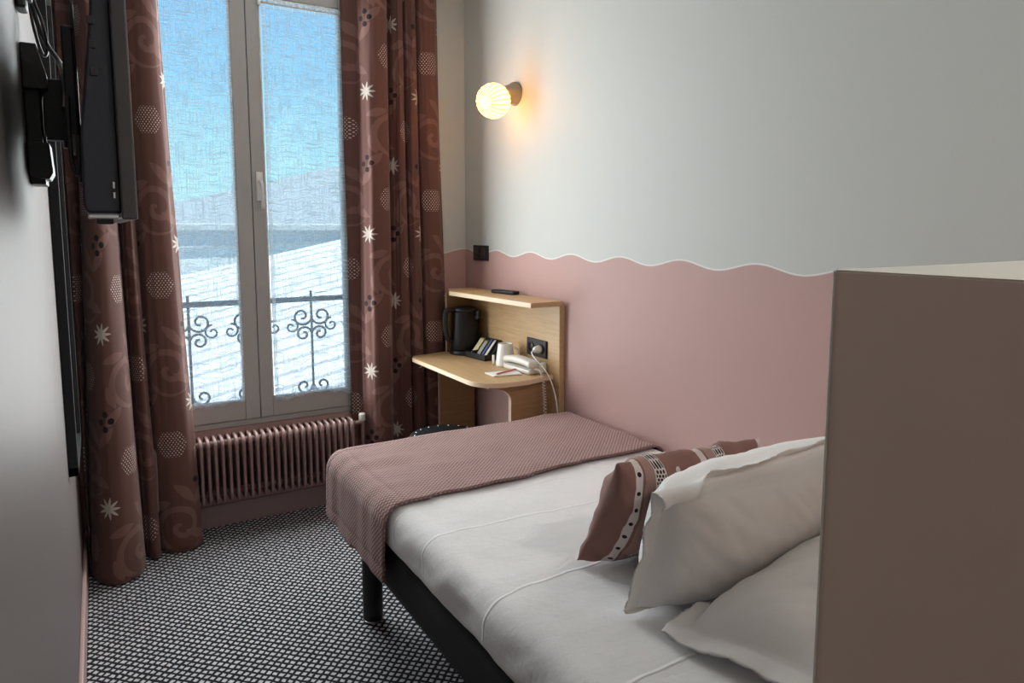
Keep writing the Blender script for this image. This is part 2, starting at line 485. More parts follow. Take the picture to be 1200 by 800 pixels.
# window: fixed frame, two sashes with a pane each, the espagnolette handle on the second
win = bpy.data.objects.new('window_1', None); C.objects.link(win); win['kind'] = 'structure'; win.location = (.647, YW, WZ0)
b = bmesh.new(); f0, f1 = YW - .006, YW + .06
box(b, WX0, WX0 + .03, f0, f1, WZ0, WZ1, bev=.003); box(b, WX1 - .03, WX1, f0, f1, WZ0, WZ1, bev=.003)
box(b, WX0, WX1, f0, f1, WZ0 - .005, WZ0 + .024, bev=.003); box(b, WX0, WX1, f0, f1, WZ1 - .05, WZ1, bev=.003)
obj('frame', b, M_frame, win)
def sash(x0, x1, sl, sr):
    z0, z1 = WZ0 + .026, WZ1 - .04; y0, y1 = YW - .014, YW + .04
    b = bmesh.new()
    box(b, x0, x0 + sl, y0, y1, z0, z1, bev=.004); box(b, x1 - sr, x1, y0, y1, z0, z1, bev=.004)
    box(b, x0 + sl, x1 - sr, y0 + .001, y1, z0, z0 + .092, bev=.004); box(b, x0 + sl, x1 - sr, y0 + .001, y1, z1 - .072, z1, bev=.004)
    s = obj('sash', b, M_frame, win)
    b = bmesh.new()
    ix0, ix1, iz0, iz1 = x0 + sl, x1 - sr, z0 + .092, z1 - .072
    for a in ((ix0, ix0 + .008, iz0, iz1), (ix1 - .008, ix1, iz0, iz1), (ix0, ix1, iz0, iz0 + .008), (ix0, ix1, iz1 - .008, iz1)):
        box(b, a[0], a[1], y0 + .004, y0 + .016, a[2], a[3], bev=.003)
    obj('glazing_bead', b, M_alu, s)
    obj('pane', bx(ix0 - .004, ix1 + .004, YW + .012, YW + .017, iz0 - .004, iz1 + .004), M_glass, s)
    return s
s1 = sash(.152, .6455, .062, .068); s2 = sash(.6485, 1.142, .058, .055)
b = bmesh.new(); hx, hy = .682, YW - .016
box(b, hx - .016, hx + .016, hy - .007, hy + .002, 1.565, 1.70, bev=.004)
obj('handle_plate', b, M_alu, s2)
b = bmesh.new(); tube(b, smooth_path([(hx, hy, 1.655), (hx, hy - .03, 1.655), (hx + .002, hy - .045, 1.64), (hx + .004, hy - .047, 1.59), (hx + .004, hy - .044, 1.525)], 6), .0085, 10)
obj('handle', b, M_alu, s2, True)
for z in (2.56, .60):
    pass
b = bmesh.new(); lathe(b, [(0.001, 0), (.008, 0), (.008, .005), (.004, .007), (.001, .007)], 16, Matrix.Translation((.622, YW - .014, 2.492)) @ Matrix.Rotation(PI / 2, 4, 'X'))
lathe(b, [(0.001, 0), (.010, 0), (.010, .005), (.004, .008), (.001, .008)], 16, Matrix.Translation((.672, YW - .014, 2.497)) @ Matrix.Rotation(PI / 2, 4, 'X'))
obj('screw_cap', b, M_bezel, win)

# ------------------------------------------------------------------ net curtains in front of the panes
def net(x0, x1, label, seed, hemL, hemR, ztop=2.475):
    r = thing('net_curtain', label, 'net curtain', ((x0 + x1) / 2, YW - .03, ztop), 'white linen net curtains on the window sashes')
    nu, nv = 90, 160; L = ztop - .59
    def f(i, j):
        s, q = i / (nu - 1), j / (nv - 1)
        x = lerp(x0, x1, s)
        hemz = .595 + .012 * math.sin(s * 7 + seed) + .02 * abs(nz(s * 3, seed)) + .006 * math.sin(s * 31)
        z = lerp(ztop, hemz, q)
        fold = .005 * math.sin(s * 26 + seed + .8 * math.sin(q * 3)) * (.5 + .5 * q) + .004 * nz(s * 5, q * 3, seed)
        x += .006 * nz(q * 3, seed * 3) * (1 if .02 < s < .98 else .6)
        return (x, YW - .026 + fold, z)
    o = grid_mesh('cloth', nu, nv, f, M_net, r, lambda i, j: (x0 + (x1 - x0) * i / (nu - 1), 1.9 * (1 - j / (nv - 1))))
    at = o.data.attributes.new('hem', 'FLOAT', 'POINT')
    for k in range(nu * nv):
        s, q = (k % nu) / (nu - 1), (k // nu) / (nv - 1)
        h = 0
        if s * (x1 - x0) < hemL or (1 - s) * (x1 - x0) < hemR: h = 1
        if q > .985 or q < .012: h = 1
        at.data[k].value = h
    b = bmesh.new(); tube(b, [(x0 - .008, YW - .027, ztop + .004), (x1 + .008, YW - .027, ztop + .004)], .005, 10)
    for x in (x0 - .008, x1 + .008): box(b, x - .007, x + .007, YW - .034, YW - .012, ztop - .012, ztop + .014, bev=.002)
    obj('rod', b, M_alu, r, True)
    # small heading frill above the rod
    def g(i, j):
        s = i / 119
        return (lerp(x0, x1, s), YW - .029 + .006 * math.sin(s * 90 + seed), ztop + .004 + j * .009 + .003 * math.sin(s * 140))
    fr = grid_mesh('heading_frill', 120, 3, g, M_net, r, lambda i, j: (i * .003, j * .01))
    a2 = fr.data.attributes.new('hem', 'FLOAT', 'POINT')
    for d in a2.data: d.value = 1
    return r
net(.185, .575, 'white linen net curtain over the window pane beside the printed curtain behind the television', 1.3, .0, .014)
net(.716, 1.108, 'white linen net curtain over the window pane with the sash handle', 4.1, .022, .042)

# ------------------------------------------------------------------ printed curtains
def cloth_curtain(shift, top, bottom, ztop, zbot, nper=22, wob=.004, seed=0):
    T = smooth_path([(x, y, 0) for x, y in top], nper); B = smooth_path([(x, y, 0) for x, y in bottom], nper)
    nu = len(T); nv = 110
    U = [0]
    for a, b2 in zip(B[:-1], B[1:]): U.append(U[-1] + (b2 - a).length)
    def f(i, j):
        q = j / (nv - 1); k = q ** 1.3
        p = T[i].lerp(B[i], k)
        w = wob * nz(i * .13 + seed, q * 5, seed) + .006 * nz(i * .05, q * 2.2, seed + 4)
        z = lerp(ztop, zbot, q)
        return (p.x + w, p.y + w * .6, z)
    return grid_mesh('curtain', nu, nv, f, M_curtain, None, lambda i, j: (U[i] + shift[0], (ztop - zbot) * (1 - j / (nv - 1)) + shift[1]), solid=.004)
cl = cloth_curtain((.16, .04), [(-.10, 3.44), (-.085, 3.33), (-.05, 3.36), (-.03, 3.40), (-.015, 3.29), (.025, 3.23), (.06, 3.30), (.065, 3.40), (.09, 3.36), (.115, 3.33), (.13, 3.40), (.14, 3.45), (.16, 3.40), (.205, 3.375), (.25, 3.39), (.283, 3.43)],
                   [(-.10, 3.42), (-.098, 3.26), (-.09, 3.30), (-.094, 3.36), (-.085, 3.20), (-.01, 3.09), (.088, 3.15), (.106, 3.32), (.115, 3.30), (.15, 3.26), (.168, 3.31), (.165, 3.345), (.185, 3.31), (.24, 3.275), (.30, 3.28), (.340, 3.315)],
                   2.66, .006, seed=2)
tag(cl, 'floor-length printed rose curtain behind the television, gathered into the corner', 'curtain', 'printed curtains at the window')
cr = cloth_curtain((-.11, .0), [(1.085, 3.455), (1.100, 3.444), (1.150, 3.439), (1.165, 3.416), (1.205, 3.357), (1.280, 3.357), (1.315, 3.428), (1.325, 3.453), (1.340, 3.428), (1.360, 3.400), (1.390, 3.407), (1.402, 3.449), (1.415, 3.414), (1.440, 3.393), (1.462, 3.414), (1.472, 3.449), (1.485, 3.414), (1.520, 3.390), (1.560, 3.400), (1.597, 3.442)],
                   [(1.105, 3.458), (1.120, 3.444), (1.135, 3.435), (1.145, 3.407), (1.190, 3.352), (1.255, 3.357), (1.300, 3.407), (1.320, 3.456), (1.345, 3.456), (1.375, 3.428), (1.410, 3.407), (1.430, 3.449), (1.445, 3.414), (1.475, 3.400), (1.500, 3.417), (1.512, 3.449), (1.530, 3.414), (1.565, 3.397), (1.610, 3.407), (1.655, 3.442)],
                   2.66, .006, seed=9)
tag(cr, 'floor-length printed rose curtain hanging between the window and the desk corner', 'curtain', 'printed curtains at the window')

# ------------------------------------------------------------------ radiator
rad = thing('radiator', 'low rose-painted finned radiator under the window', 'radiator', (.64, 3.40, .17))
pitch = .0307; x = .17; ry0, ry1, rz0, rz1 = 3.335, 3.455, .172, .468
def fin_bm(x):
    b = bmesh.new(); n = 8; r = .028
    pts = []
    for cy, cz, a0 in ((ry1 - r, rz1 - r, 0), (ry0 + r, rz1 - r, 90), (ry0 + r, rz0 + r, 180), (ry1 - r, rz0 + r, 270)):
        for k in range(n + 1):
            a = math.radians(a0 + 90 * k / n); pts.append((cy + r * math.cos(a), cz + r * math.sin(a)))
    path = [(x, p[0], p[1]) for p in pts]
    tube(b, path, .0072, 8, closed=True)
    prism(b, [(p[0] * .999 + .0035, p[1]) for p in pts], 'x', x - .002, x + .002)
    return b
fin0 = None
while x < 1.085:
    if fin0 is None: fin0 = obj('fin', fin_bm(x), M_rad, rad, True); fx = x
    else:
        c = fin0.copy(); C.objects.link(c); c.location.x += x - fx
    x += pitch
b = bmesh.new()
for z in (rz1 - .03, rz0 + .03): tube(b, [(.16, 3.395, z), (1.09, 3.395, z)], .016, 12)
obj('header_pipe', b, M_rad, rad, True)
b = bmesh.new(); tube(b, smooth_path([(1.085, 3.395, .438), (1.125, 3.395, .438), (1.13, 3.395, .40), (1.13, 3.395, .01)], 8), .010, 10)
obj('supply_pipe', b, M_rad, rad, True)
b = bmesh.new(); lathe(b, [(.001, 0), (.015, 0), (.017, .004), (.0175, .034), (.014, .040), (.001, .040)], 20, Matrix.Translation((1.128, 3.395, .447)))
v = obj('valve_cap', b, M_cream, rad, True); v['label'] = 'cream valve cap'
for xx in (.30, .95):
    for z in (.20, .42): obj('bracket', bx(xx - .012, xx + .012, 3.43, 3.49, z, z + .025, bev=.002), M_rad, rad)


# ------------------------------------------------------------------ television, its mount and cables
tv = thing('television', 'black flat television seen edge-on, hung from the wall bracket', 'television', (.03, 1.62, 1.66))
ty0, ty1 = 1.235, 1.965
prof = [(.012, 1.80), (.010, 1.755), (-.004, 1.64), (-.012, 1.57), (-.014, 1.47), (-.010, 1.455), (.038, 1.455), (.038, 1.875), (.020, 1.87)]
b = prism(bmesh.new(), prof, 'y', ty0 + .012, ty1 - .012, bev=.004); obj('back_cover', b, M_navy, tv)
b = bx(.036, .0585, ty0, ty1, 1.445, 1.885, bev=.003); obj('bezel', b, M_bezel, tv)
obj('screen', bx(.0575, .0592, ty0 + .018, ty1 - .018, 1.462, 1.868), M_screen, tv)
b = bx(-.009, .034, ty0 + .008, ty0 + .06, 1.446, 1.453, bev=.002); p = obj('bottom_strip', b, M_chrome, tv); p['label'] = 'dull silver strip along the underside'
b = bmesh.new()
box(b, .026, .030, ty0 + .0085, ty0 + .013, 1.477, 1.487, bev=.001); box(b, .026, .030, ty0 + .0085, ty0 + .013, 1.492, 1.503, bev=.001)
obj('port', b, M_chrome, tv)
for z in (1.66, 1.70, 1.735): obj('vent_slot', bx(.006, .016, ty0 + .0095, ty0 + .013, z, z + .012, bev=.001), M_black, tv)
b = bx(0.002, .026, ty0 + .03, ty0 + .09, 1.438, 1.447, bev=.002); obj('foot_socket', b, M_black, tv)

mt = thing('television_wall_mount', 'black swivel bracket bolted to the white wall behind the television', 'wall mount', (XL, 1.95, 1.69))
obj('wall_plate', bx(XL + .001, XL + .030, 1.885, 2.00, 1.53, 1.83, bev=.002), M_black, mt)
b = prism(bmesh.new(), [(XL + .001, 1.830), (XL + .03, 1.830), (XL + .046, 1.765), (XL + .046, 1.735), (XL + .001, 1.735)], 'y', 1.86, 1.96, bev=.002); obj('upper_block', b, M_black, mt)
b = prism(bmesh.new(), [(XL + .001, 1.62), (XL + .042, 1.62), (XL + .046, 1.555), (XL + .038, 1.54), (XL + .001, 1.545)], 'y', 1.86, 1.96, bev=.002); obj('lower_block', b, M_black, mt)
b = bmesh.new(); tube(b, [(XL + .034, 1.878, 1.61), (XL + .034, 1.878, 1.745)], .0035, 10); obj('pivot_pin', b, M_chrome, mt, True)
b = bx(XL + .03, -.035, 1.895, 1.925, 1.63, 1.765, bev=.004); obj('arm', b, M_black, mt)
b = bmesh.new(); lathe(b, [(.001, 0), (.017, 0), (.017, .16), (.001, .16)], 20, Matrix.Translation((-.036, 1.91, 1.615))); obj('pivot', b, M_black, mt, True)
obj('head_plate', bx(-.034, -.0155, 1.50, 1.925, 1.60, 1.79, bev=.003), M_black, mt)
obj('upright_rail', bx(-.0205, -.0135, 1.60, 1.63, 1.52, 1.86, bev=.002), M_black, mt)

def cable(name, label, ctrl, r, mat, cat='cable', n=12):
    b = bmesh.new(); tube(b, smooth_path(ctrl, n), r, 8)
    return tag(obj(name, b, mat, None, True), label, cat)
cable('power_cable', 'thick black cable looping down the wall to the television bracket',
      [(-.102, 1.93, 2.20), (-.098, 1.93, 1.98), (-.088, 1.92, 1.90), (-.070, 1.90, 1.84), (-.050, 1.86, 1.80), (-.040, 1.80, 1.76), (-.0385, 1.72, 1.70), (-.0385, 1.62, 1.66)], .0052, M_black)
cable('aerial_cable', 'thin black cable making a loop beside the television bracket arm',
      [(-.104, 1.96, 2.20), (-.100, 1.96, 1.95), (-.090, 1.95, 1.86), (-.078, 1.93, 1.82), (-.070, 1.90, 1.83), (-.075, 1.88, 1.88), (-.090, 1.90, 1.94), (-.100, 1.93, 2.05), (-.105, 1.95, 2.20)], .0035, M_black)
cable('signal_cable', 'black cable hanging in a bend under the bracket at the back of the television',
      [(-.0290, 1.46, 1.66), (-.0300, 1.45, 1.60), (-.028, 1.44, 1.545), (-.022, 1.43, 1.525), (-.018, 1.42, 1.545), (-.0165, 1.42, 1.59)], .004, M_bezel)
b = bx(XL + .001, XL + .020, 1.83, 1.89, 1.895, 1.99, bev=.005)
so = thing('wall_socket', 'black box on the wall above the television bracket', 'socket', (XL, 1.86, 1.94))
obj('plate', b, M_black, so); obj('plug', bx(XL + .020, XL + .030, 1.845, 1.875, 1.915, 1.955, bev=.004), M_black2, so)

M_mirframe = plain('charcoal painted frame', (.025, .026, .028), .75, spec=.2)
mir = thing('wall_mirror', 'tall black-framed panel on the wall between the television bracket and the gathered curtain', 'mirror', (XL, 2.85, .62))
b = bmesh.new()
my0, my1, mz0, mz1 = 2.60, 3.08, .63, 2.25; mf = XL + .028
box(b, XL + .001, mf, my0, my0 + .03, mz0, mz1, bev=.002); box(b, XL + .001, mf, my1 - .03, my1, mz0, mz1, bev=.002)
box(b, XL + .001, mf, my0, my1, mz0, mz0 + .03, bev=.002); box(b, XL + .001, mf, my0, my1, mz1 - .03, mz1, bev=.002)
obj('frame', b, M_mirframe, mir)
mm = NT('mirror glass'); mirror_mat = mm.done(mm.mix(mm.noise(mm.coord(), 3), (.75, .76, .76), (.8, .8, .8)), .03, 1.0)
obj('mirror_glass', bx(XL + .001, XL + .016, my0 + .02, my1 - .02, mz0 + .02, mz1 - .02), mirror_mat, mir)

# ------------------------------------------------------------------ wall lamp, switch
lc = Vector((1.640, 2.912, 2.030)); wb = Vector((XW, 2.948, 2.083))
lamp = thing('wall_lamp', 'lit ribbed globe wall lamp on the white wall near the curtain', 'wall lamp', tuple(wb))
ax = (lc - wb).normalized()
def axisM(o, d): return Matrix.Translation(o) @ d.to_track_quat('Z', 'Y').to_matrix().to_4x4()
b = bmesh.new(); lathe(b, [(.001, .0), (.056, .0), (.056, .012), (.050, .016), (.041, .070), (.036, .085), (.001, .085)], 40, Matrix.Translation(wb + Vector((-.0005, 0, 0))) @ Vector((-1, -.12, -.2)).to_track_quat('Z', 'Y').to_matrix().to_4x4())
obj('mount', b, M_sage, lamp, True)
R = .081; NR = 20; b = bmesh.new(); seg = NR * 6; rows = 40; rings = []
for k in range(rows + 1):
    ph = PI * (.02 + .96 * k / rows); ring = []
    for i in range(seg):
        th = 2 * PI * i / seg
        rr = R * (1 - .045 * abs(math.cos(NR * th / 2)) ** 6 * math.sin(ph) ** .6)
        ring.append(b.verts.new((rr * math.sin(ph) * math.cos(th), rr * math.sin(ph) * math.sin(th), rr * math.cos(ph))))
    rings.append(ring)
for a, c in zip(rings[:-1], rings[1:]):
    for i in range(seg): b.faces.new((a[i], c[i], c[(i + 1) % seg], a[(i + 1) % seg]))
b.faces.new(rings[0]); b.faces.new(rings[-1][::-1])
LM = axisM(lc, Vector((-.86, -.40, -.22)))
bmesh.ops.transform(b, matrix=LM, verts=list(b.verts))
sh = obj('shade', b, M_shade, lamp, True)
b = bmesh.new()
for i in range(NR):
    th = 2 * PI * i / NR; pts = []
    for k in range(25):
        ph = PI * (.13 + .72 * k / 24); rr = R * .965
        pts.append(LM @ Vector((rr * math.sin(ph) * math.cos(th), rr * math.sin(ph) * math.sin(th), rr * math.cos(ph))))
    tube(b, pts, .0021, 6)
obj('shade_ribs', b, M_shaderib, lamp, True)
ld = bpy.data.lights.new('wall lamp bulb', 'POINT'); ld.energy = 7.5; ld.color = (1, .66, .36); ld.shadow_soft_size = .03
lo = bpy.data.objects.new('wall_lamp_bulb', ld); C.objects.link(lo); lo.location = lc

def double_plate(o, y0, y1, z0, z1, x):
    obj('plate', bx(x - .009, x, y0, y1, z0, z1, bev=.003), M_black2, o)
sw = thing('light_switch', 'black double light switch on the wave line of the wall beside the curtain', 'light switch', (XW, 3.305, 1.302))
double_plate(sw, 3.225, 3.39, 1.262, 1.344, XW)
for yc in (3.268, 3.347): obj('rocker', bx(XW - .014, XW - .008, yc - .030, yc + .030, 1.274, 1.332, bev=.003), M_black, sw)

# ------------------------------------------------------------------ desk unit
ZD, ZS = .769, 1.112
desk = thing('desk_unit', 'small oak wall desk with a raised shelf in the corner', 'desk', (1.6, 2.95, 0))
PX = XW - .030
b = bx(PX, XW - .001, 2.522, 3.378, ZD - .045, ZS - .022, bev=.0015); box(b, PX, XW - .001, 2.522, 2.612, 0.0, ZD - .04, bev=.0015)
obj('back_panel', b, M_oak, desk)
def topshape():
    pts = [(PX, 2.572), (1.60, 2.535)]
    for k in range(11):
        a = math.radians(262 - 82 * k / 10); pts.append((1.502 + .130 * math.cos(a), 2.672 + .135 * math.sin(a)))
    pts += [(1.372, 3.295), (1.40, 3.345), (1.60, 3.378), (PX, 3.378)]
    return pts
tp = topshape()
b = prism(bmesh.new(), tp, 'z', ZD - .020, ZD, bev=.0015, seg=1)
obj('desktop', b, M_oak, desk)
cx0 = sum(p[0] for p in tp) / len(tp); cy0 = sum(p[1] for p in tp) / len(tp)
edge = tp[:-1]
b = bmesh.new()
band_o = [(p[0] + (p[0] - cx0) / math.hypot(p[0] - cx0, p[1] - cy0) * .0018, p[1] + (p[1] - cy0) / math.hypot(p[0] - cx0, p[1] - cy0) * .0018) for p in edge]
for (a, c) in zip(band_o[:-1], band_o[1:]):
    vs = [b.verts.new((a[0], a[1], ZD - .0205)), b.verts.new((c[0], c[1], ZD - .0205)), b.verts.new((c[0], c[1], ZD - .001)), b.verts.new((a[0], a[1], ZD - .001))]
    b.faces.new(vs)
bmesh.ops.remove_doubles(b, verts=list(b.verts), dist=1e-5)
e = obj('desktop_edging', b, M_oakedge, desk); md = e.modifiers.new('t', 'SOLIDIFY'); md.thickness = .0016; md.offset = 0
e['label'] = 'pale edging around the desktop'
b = prism(bmesh.new(), [(PX + .012, 2.515), (1.602, 2.515), (1.555, 3.23), (1.62, 3.378), (PX + .012, 3.378)], 'z', ZS - .022, ZS, bev=.0012, seg=1)
obj('shelf', b, M_oak, desk)
b = prism(bmesh.new(), [(1.5995, 2.5155), (1.6015, 2.5155), (1.5555, 3.23), (1.5535, 3.23)], 'z', ZS - .0215, ZS - .0008)
e = obj('shelf_edging', b, M_oakedge, desk); e['label'] = 'pale edging along the shelf'
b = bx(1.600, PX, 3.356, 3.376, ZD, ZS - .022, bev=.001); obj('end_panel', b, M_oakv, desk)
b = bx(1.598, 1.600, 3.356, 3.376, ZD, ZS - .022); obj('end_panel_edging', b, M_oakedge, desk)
def support(y0, y1):
    xin, xf, zb = 1.545, 1.425, ZD - .020
    poly = [(PX, 0), (xin, 0), (xin, zb - .075)]
    arc = []
    for k in range(1, 9):
        a = PI / 2 * k / 8
        arc.append((xin - .115 * (1 - math.cos(a)), zb - .075 + .063 * math.sin(a)))
    poly += arc + [(xin - .115, zb), (PX, zb)]
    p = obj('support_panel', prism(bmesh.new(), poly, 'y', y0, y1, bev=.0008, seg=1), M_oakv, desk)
    b = bmesh.new(); line = [(xin, .0), (xin, zb - .075)] + arc
    for a, c in zip(line[:-1], line[1:]):
        b.faces.new([b.verts.new((a[0] - .0008, y0, a[1])), b.verts.new((a[0] - .0008, y1, a[1])), b.verts.new((c[0] - .0008, y1, c[1])), b.verts.new((c[0] - .0008, y0, c[1]))])
    bmesh.ops.remove_doubles(b, verts=list(b.verts), dist=1e-5)
    e = obj('panel_edging', b, M_oakedge, p); m2 = e.modifiers.new('t', 'SOLIDIFY'); m2.thickness = .0014; m2.offset = 0
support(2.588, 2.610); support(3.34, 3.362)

sk = thing('power_socket', 'black double power socket on the oak back panel behind the telephone', 'power socket', (PX, 2.70, .876))
double_plate(sk, 2.618, 2.785, .835, .917, PX)
for yc in (2.661, 2.742):
    b = bmesh.new(); lathe(b, [(.021, 0), (.024, 0), (.024, .004), (.021, .004)], 28, Matrix.Translation((PX - .009, yc, .876)) @ Matrix.Rotation(-PI / 2, 4, 'Y'), caps=False)
    lathe(b, [(.001, 0.0005), (.021, .0005), (.021, .0012), (.001, .0012)], 28, Matrix.Translation((PX - .009, yc, .876)) @ Matrix.Rotation(-PI / 2, 4, 'Y'))
    obj('outlet', b, M_black, sk, True)
pc = thing('power_cable', 'white cable plugged into the socket and hanging down past the desk edge', 'cable', (PX - .02, 2.661, .876))
b = bmesh.new(); lathe(b, [(.001, 0), (.018, 0), (.019, .010), (.014, .032), (.007, .040), (.001, .040)], 20, Matrix.Translation((PX - .0105, 2.661, .876)) @ Matrix.Rotation(-PI / 2, 4, 'Y'))
obj('plug', b, M_white, pc, True)
b = bmesh.new(); tube(b, smooth_path([(PX - .048, 2.661, .874), (PX - .062, 2.655, .862), (PX - .060, 2.62, .835), (PX - .045, 2.575, .80), (PX - .030, 2.538, .74), (PX - .020, 2.515, .66), (PX - .016, 2.508, .58), (PX - .014, 2.506, .40)], 10), .0032, 8)
obj('cable', b, M_white, pc, True)

# ------------------------------------------------------------------ things on the desk
ke = thing('kettle', 'black electric kettle at the curtain end of the oak desk', 'kettle', (1.665, 3.275, ZD))
KM = Matrix.Translation((1.665, 3.275, ZD + .001))
b = lathe(bmesh.new(), [(.001, 0), (.080, 0), (.082, .004), (.082, .018), (.078, .022), (.001, .022)], 48, KM); obj('base', b, M_black, ke, True)
b = lathe(bmesh.new(), [(.001, .024), (.072, .024), (.0765, .030), (.076, .10), (.0735, .17), (.071, .222), (.069, .228), (.001, .229)], 56, KM); obj('body', b, M_black2, ke, True)
b = lathe(bmesh.new(), [(.001, .229), (.068, .229), (.069, .236), (.066, .246), (.055, .250), (.001, .250)], 48, KM); obj('lid', b, M_black, ke, True)
hd = Vector((-.93, -.02, 0)).normalized(); ko = KM.translation
hp = [ko + hd * a + Vector((0, 0, z)) for a, z in ((.060, .235), (.095, .240), (.112, .228), (.117, .18), (.112, .12), (.100, .085), (.074, .070))]
b = bmesh.new(); tube(b, smooth_path(hp, 8), .0135, 12); obj('handle', b, M_black, ke, True)
b = bmesh.new(); sp = Vector((.55, -.83, 0)).normalized()
prism(b, [(-.022, .19), (.022, .19), (.012, .235), (-.012, .235)], 'y', -.016, .016, bev=.004)
bmesh.ops.transform(b, matrix=Matrix.Translation(ko + sp * .078) @ Matrix.Rotation(math.atan2(sp.x, -sp.y), 4, 'Z'), verts=list(b.verts)); obj('spout', b, M_black, ke)

tr = thing('sachet_tray', 'black tray with sloping slots holding tea and coffee sachets', 'tray', (1.70, 3.15, ZD))
ang = math.radians(8)
TMx = Matrix.Translation((1.690, 3.105, ZD + .001)) @ Matrix.Rotation(ang, 4, 'Z')
def tb(*a, **k):
    b = bx(*a, **k); bmesh.ops.transform(b, matrix=TMx, verts=list(b.verts)); return b
b = bmesh.new()
box(b, -.060, .060, -.085, .085, 0, .006, bev=.002)
for y in (-.085, .081): box(b, -.060, .060, y, y + .004, 0, .030, bev=.001)
for xx in (-.060, .056): box(b, xx, xx + .004, -.085, .085, 0, .030, bev=.001)
bmesh.ops.transform(b, matrix=TMx, verts=list(b.verts)); obj('tray_body', b, M_black, tr)
b = bmesh.new()
prism(b, [(-.02, .006), (.056, .006), (.056, .095), (.046, .095)], 'y', -.078, .080, bev=.001); 
bmesh.ops.transform(b, matrix=TMx, verts=list(b.verts)); obj('sloping_back', b, M_black2, tr)
obj('divider', tb(-.056, .05, .028, .031, .006, .040, bev=.001), M_black, tr)
def sachet(label, yc, w, h, mat, lift, cat='sachet', thick=.004):
    b = bmesh.new(); n = 7
    for sgn in (1, -1):
        vs = [[b.verts.new((sgn * thick * (1 - (2 * i / n - 1) ** 2) * (1 - (2 * j / n - 1) ** 4), w * (i / n - .5), h * (j / n))) for j in range(n + 1)] for i in range(n + 1)]
        for i in range(n):
            for j in range(n):
                q = (vs[i][j], vs[i + 1][j], vs[i + 1][j + 1], vs[i][j + 1]); b.faces.new(q if sgn < 0 else q[::-1])
    bmesh.ops.remove_doubles(b, verts=list(b.verts), dist=1e-5)
    Mx = TMx @ Matrix.Translation((-.034 + lift * .2, yc, .014 + lift)) @ Matrix.Rotation(math.radians(42), 4, 'Y')
    bmesh.ops.transform(b, matrix=Mx, verts=list(b.verts))
    return tag(obj('sachet', b, mat, None, True), label, cat, 'sachets in the black tray')
sachet('white and yellow paper sachet propped upright in the black tray nearest the kettle', .056, .040, .105, M_yellow, .003)
sachet('grey paper sachet in the black tray between the yellow and blue sachets', .012, .032, .095, M_grey, .003)
sachet('dark blue stick sachet in the black tray beside the mug', -.022, .018, .110, M_blue, .003)
sachet('white stick sachet at the mug end of the black tray', -.050, .018, .105, M_paper, .003)
b = bx(-.052, -.030, .035, .080, .0075, .014, bev=.002); bmesh.ops.transform(b, matrix=TMx, verts=list(b.verts))
tag(obj('sachet', b, M_grey), 'small grey packet lying flat in the black tray corner', 'sachet', 'sachets in the black tray')

mg = thing('mug', 'white porcelain mug tapering to the top, between the tray and the telephone', 'mug', (1.678, 2.868, ZD))
MM = Matrix.Translation((1.678, 2.868, ZD + .001))
b = lathe(bmesh.new(), [(.001, 0), (.044, 0), (.047, .003), (.0465, .012), (.043, .05), (.038, .088), (.0355, .108), (.034, .110), (.0325, .108), (.035, .088), (.040, .05), (.043, .012), (.001, .008)], 48, MM, caps=False); obj('cup', b, M_white, mg, True)
hd = Vector((.75, -.66, 0)).normalized(); b = bmesh.new(); o = MM.translation
tube(b, smooth_path([o + hd * .037 + Vector((0, 0, .090)), o + hd * .056 + Vector((0, 0, .086)), o + hd * .066 + Vector((0, 0, .060)), o + hd * .060 + Vector((0, 0, .034)), o + hd * .0435 + Vector((0, 0, .026))], 8), .0042, 10); obj('handle', b, M_white, mg, True)
gl = lathe(bmesh.new(), [(.001, 0), (.006, 0), (.006, .050), (.001, .050)], 14, Matrix.Translation((1.632, 2.905, ZD + .001)))
tag(obj('stirrer_tube', gl, M_paper, None, True), 'slim white stirrer stick standing upright beside the mug', 'stirrer')

# telephone
ph = thing('telephone', 'cream corded telephone with its handset on, at the near end of the desk', 'telephone', (1.70, 2.72, ZD))
PM = Matrix.Translation((1.695, 2.722, ZD + .001)) @ Matrix.Rotation(math.radians(4), 4, 'Z')
def pb(b): bmesh.ops.transform(b, matrix=PM, verts=list(b.verts)); return b
b = prism(bmesh.new(), [(-.048, 0), (.055, 0), (.055, .046), (.040, .050), (.004, .030), (-.040, .026), (-.048, .020)], 'y', -.106, .106, bev=.007, seg=3); obj('base', pb(b), M_cream, ph, True)
b = rounded_box_bm(-.050, .006, -.110, .110, .030, .058, .0125, .006)
for v in b.verts:
    k = v.co.y / .110
    v.co.z += .012 * (1 - k * k) - .004 * (1 - k * k) * (1 if v.co.z < .044 else 0) - .004 * sstep(.7, 1, abs(k)) * (1 if v.co.z < .044 else 0)
obj('handset', pb(b), M_cream, ph, True)
b = bx(.012, .044, -.085, .060, .040, .0525, bev=.002); obj('keypad', pb(b), M_grey, ph)
b = bmesh.new(); pts = []
start = PM @ Vector((-.026, -.122, .030)); N = 34
for k in range(N * 10 + 1):
    s = k / (N * 10)
    base = smooth_path([start, start + Vector((.015, -.030, -.012)), Vector((1.692, 2.545, ZD - .06)), Vector((1.690, 2.535, ZD - .15)), Vector((1.694, 2.530, ZD - .30)), Vector((1.70, 2.528, ZD - .36))], 20) if k == 0 else base
    i = s * (len(base) - 1); i0 = int(min(i, len(base) - 2)); p = base[i0].lerp(base[i0 + 1], i - i0)
    a = 2 * PI * k / 10
    pts.append(p + Vector((math.cos(a) * .0068, math.sin(a) * .0068, 0)))
tube(b, pts, .0019, 5); obj('curly_cord', b, M_cream, ph, True)

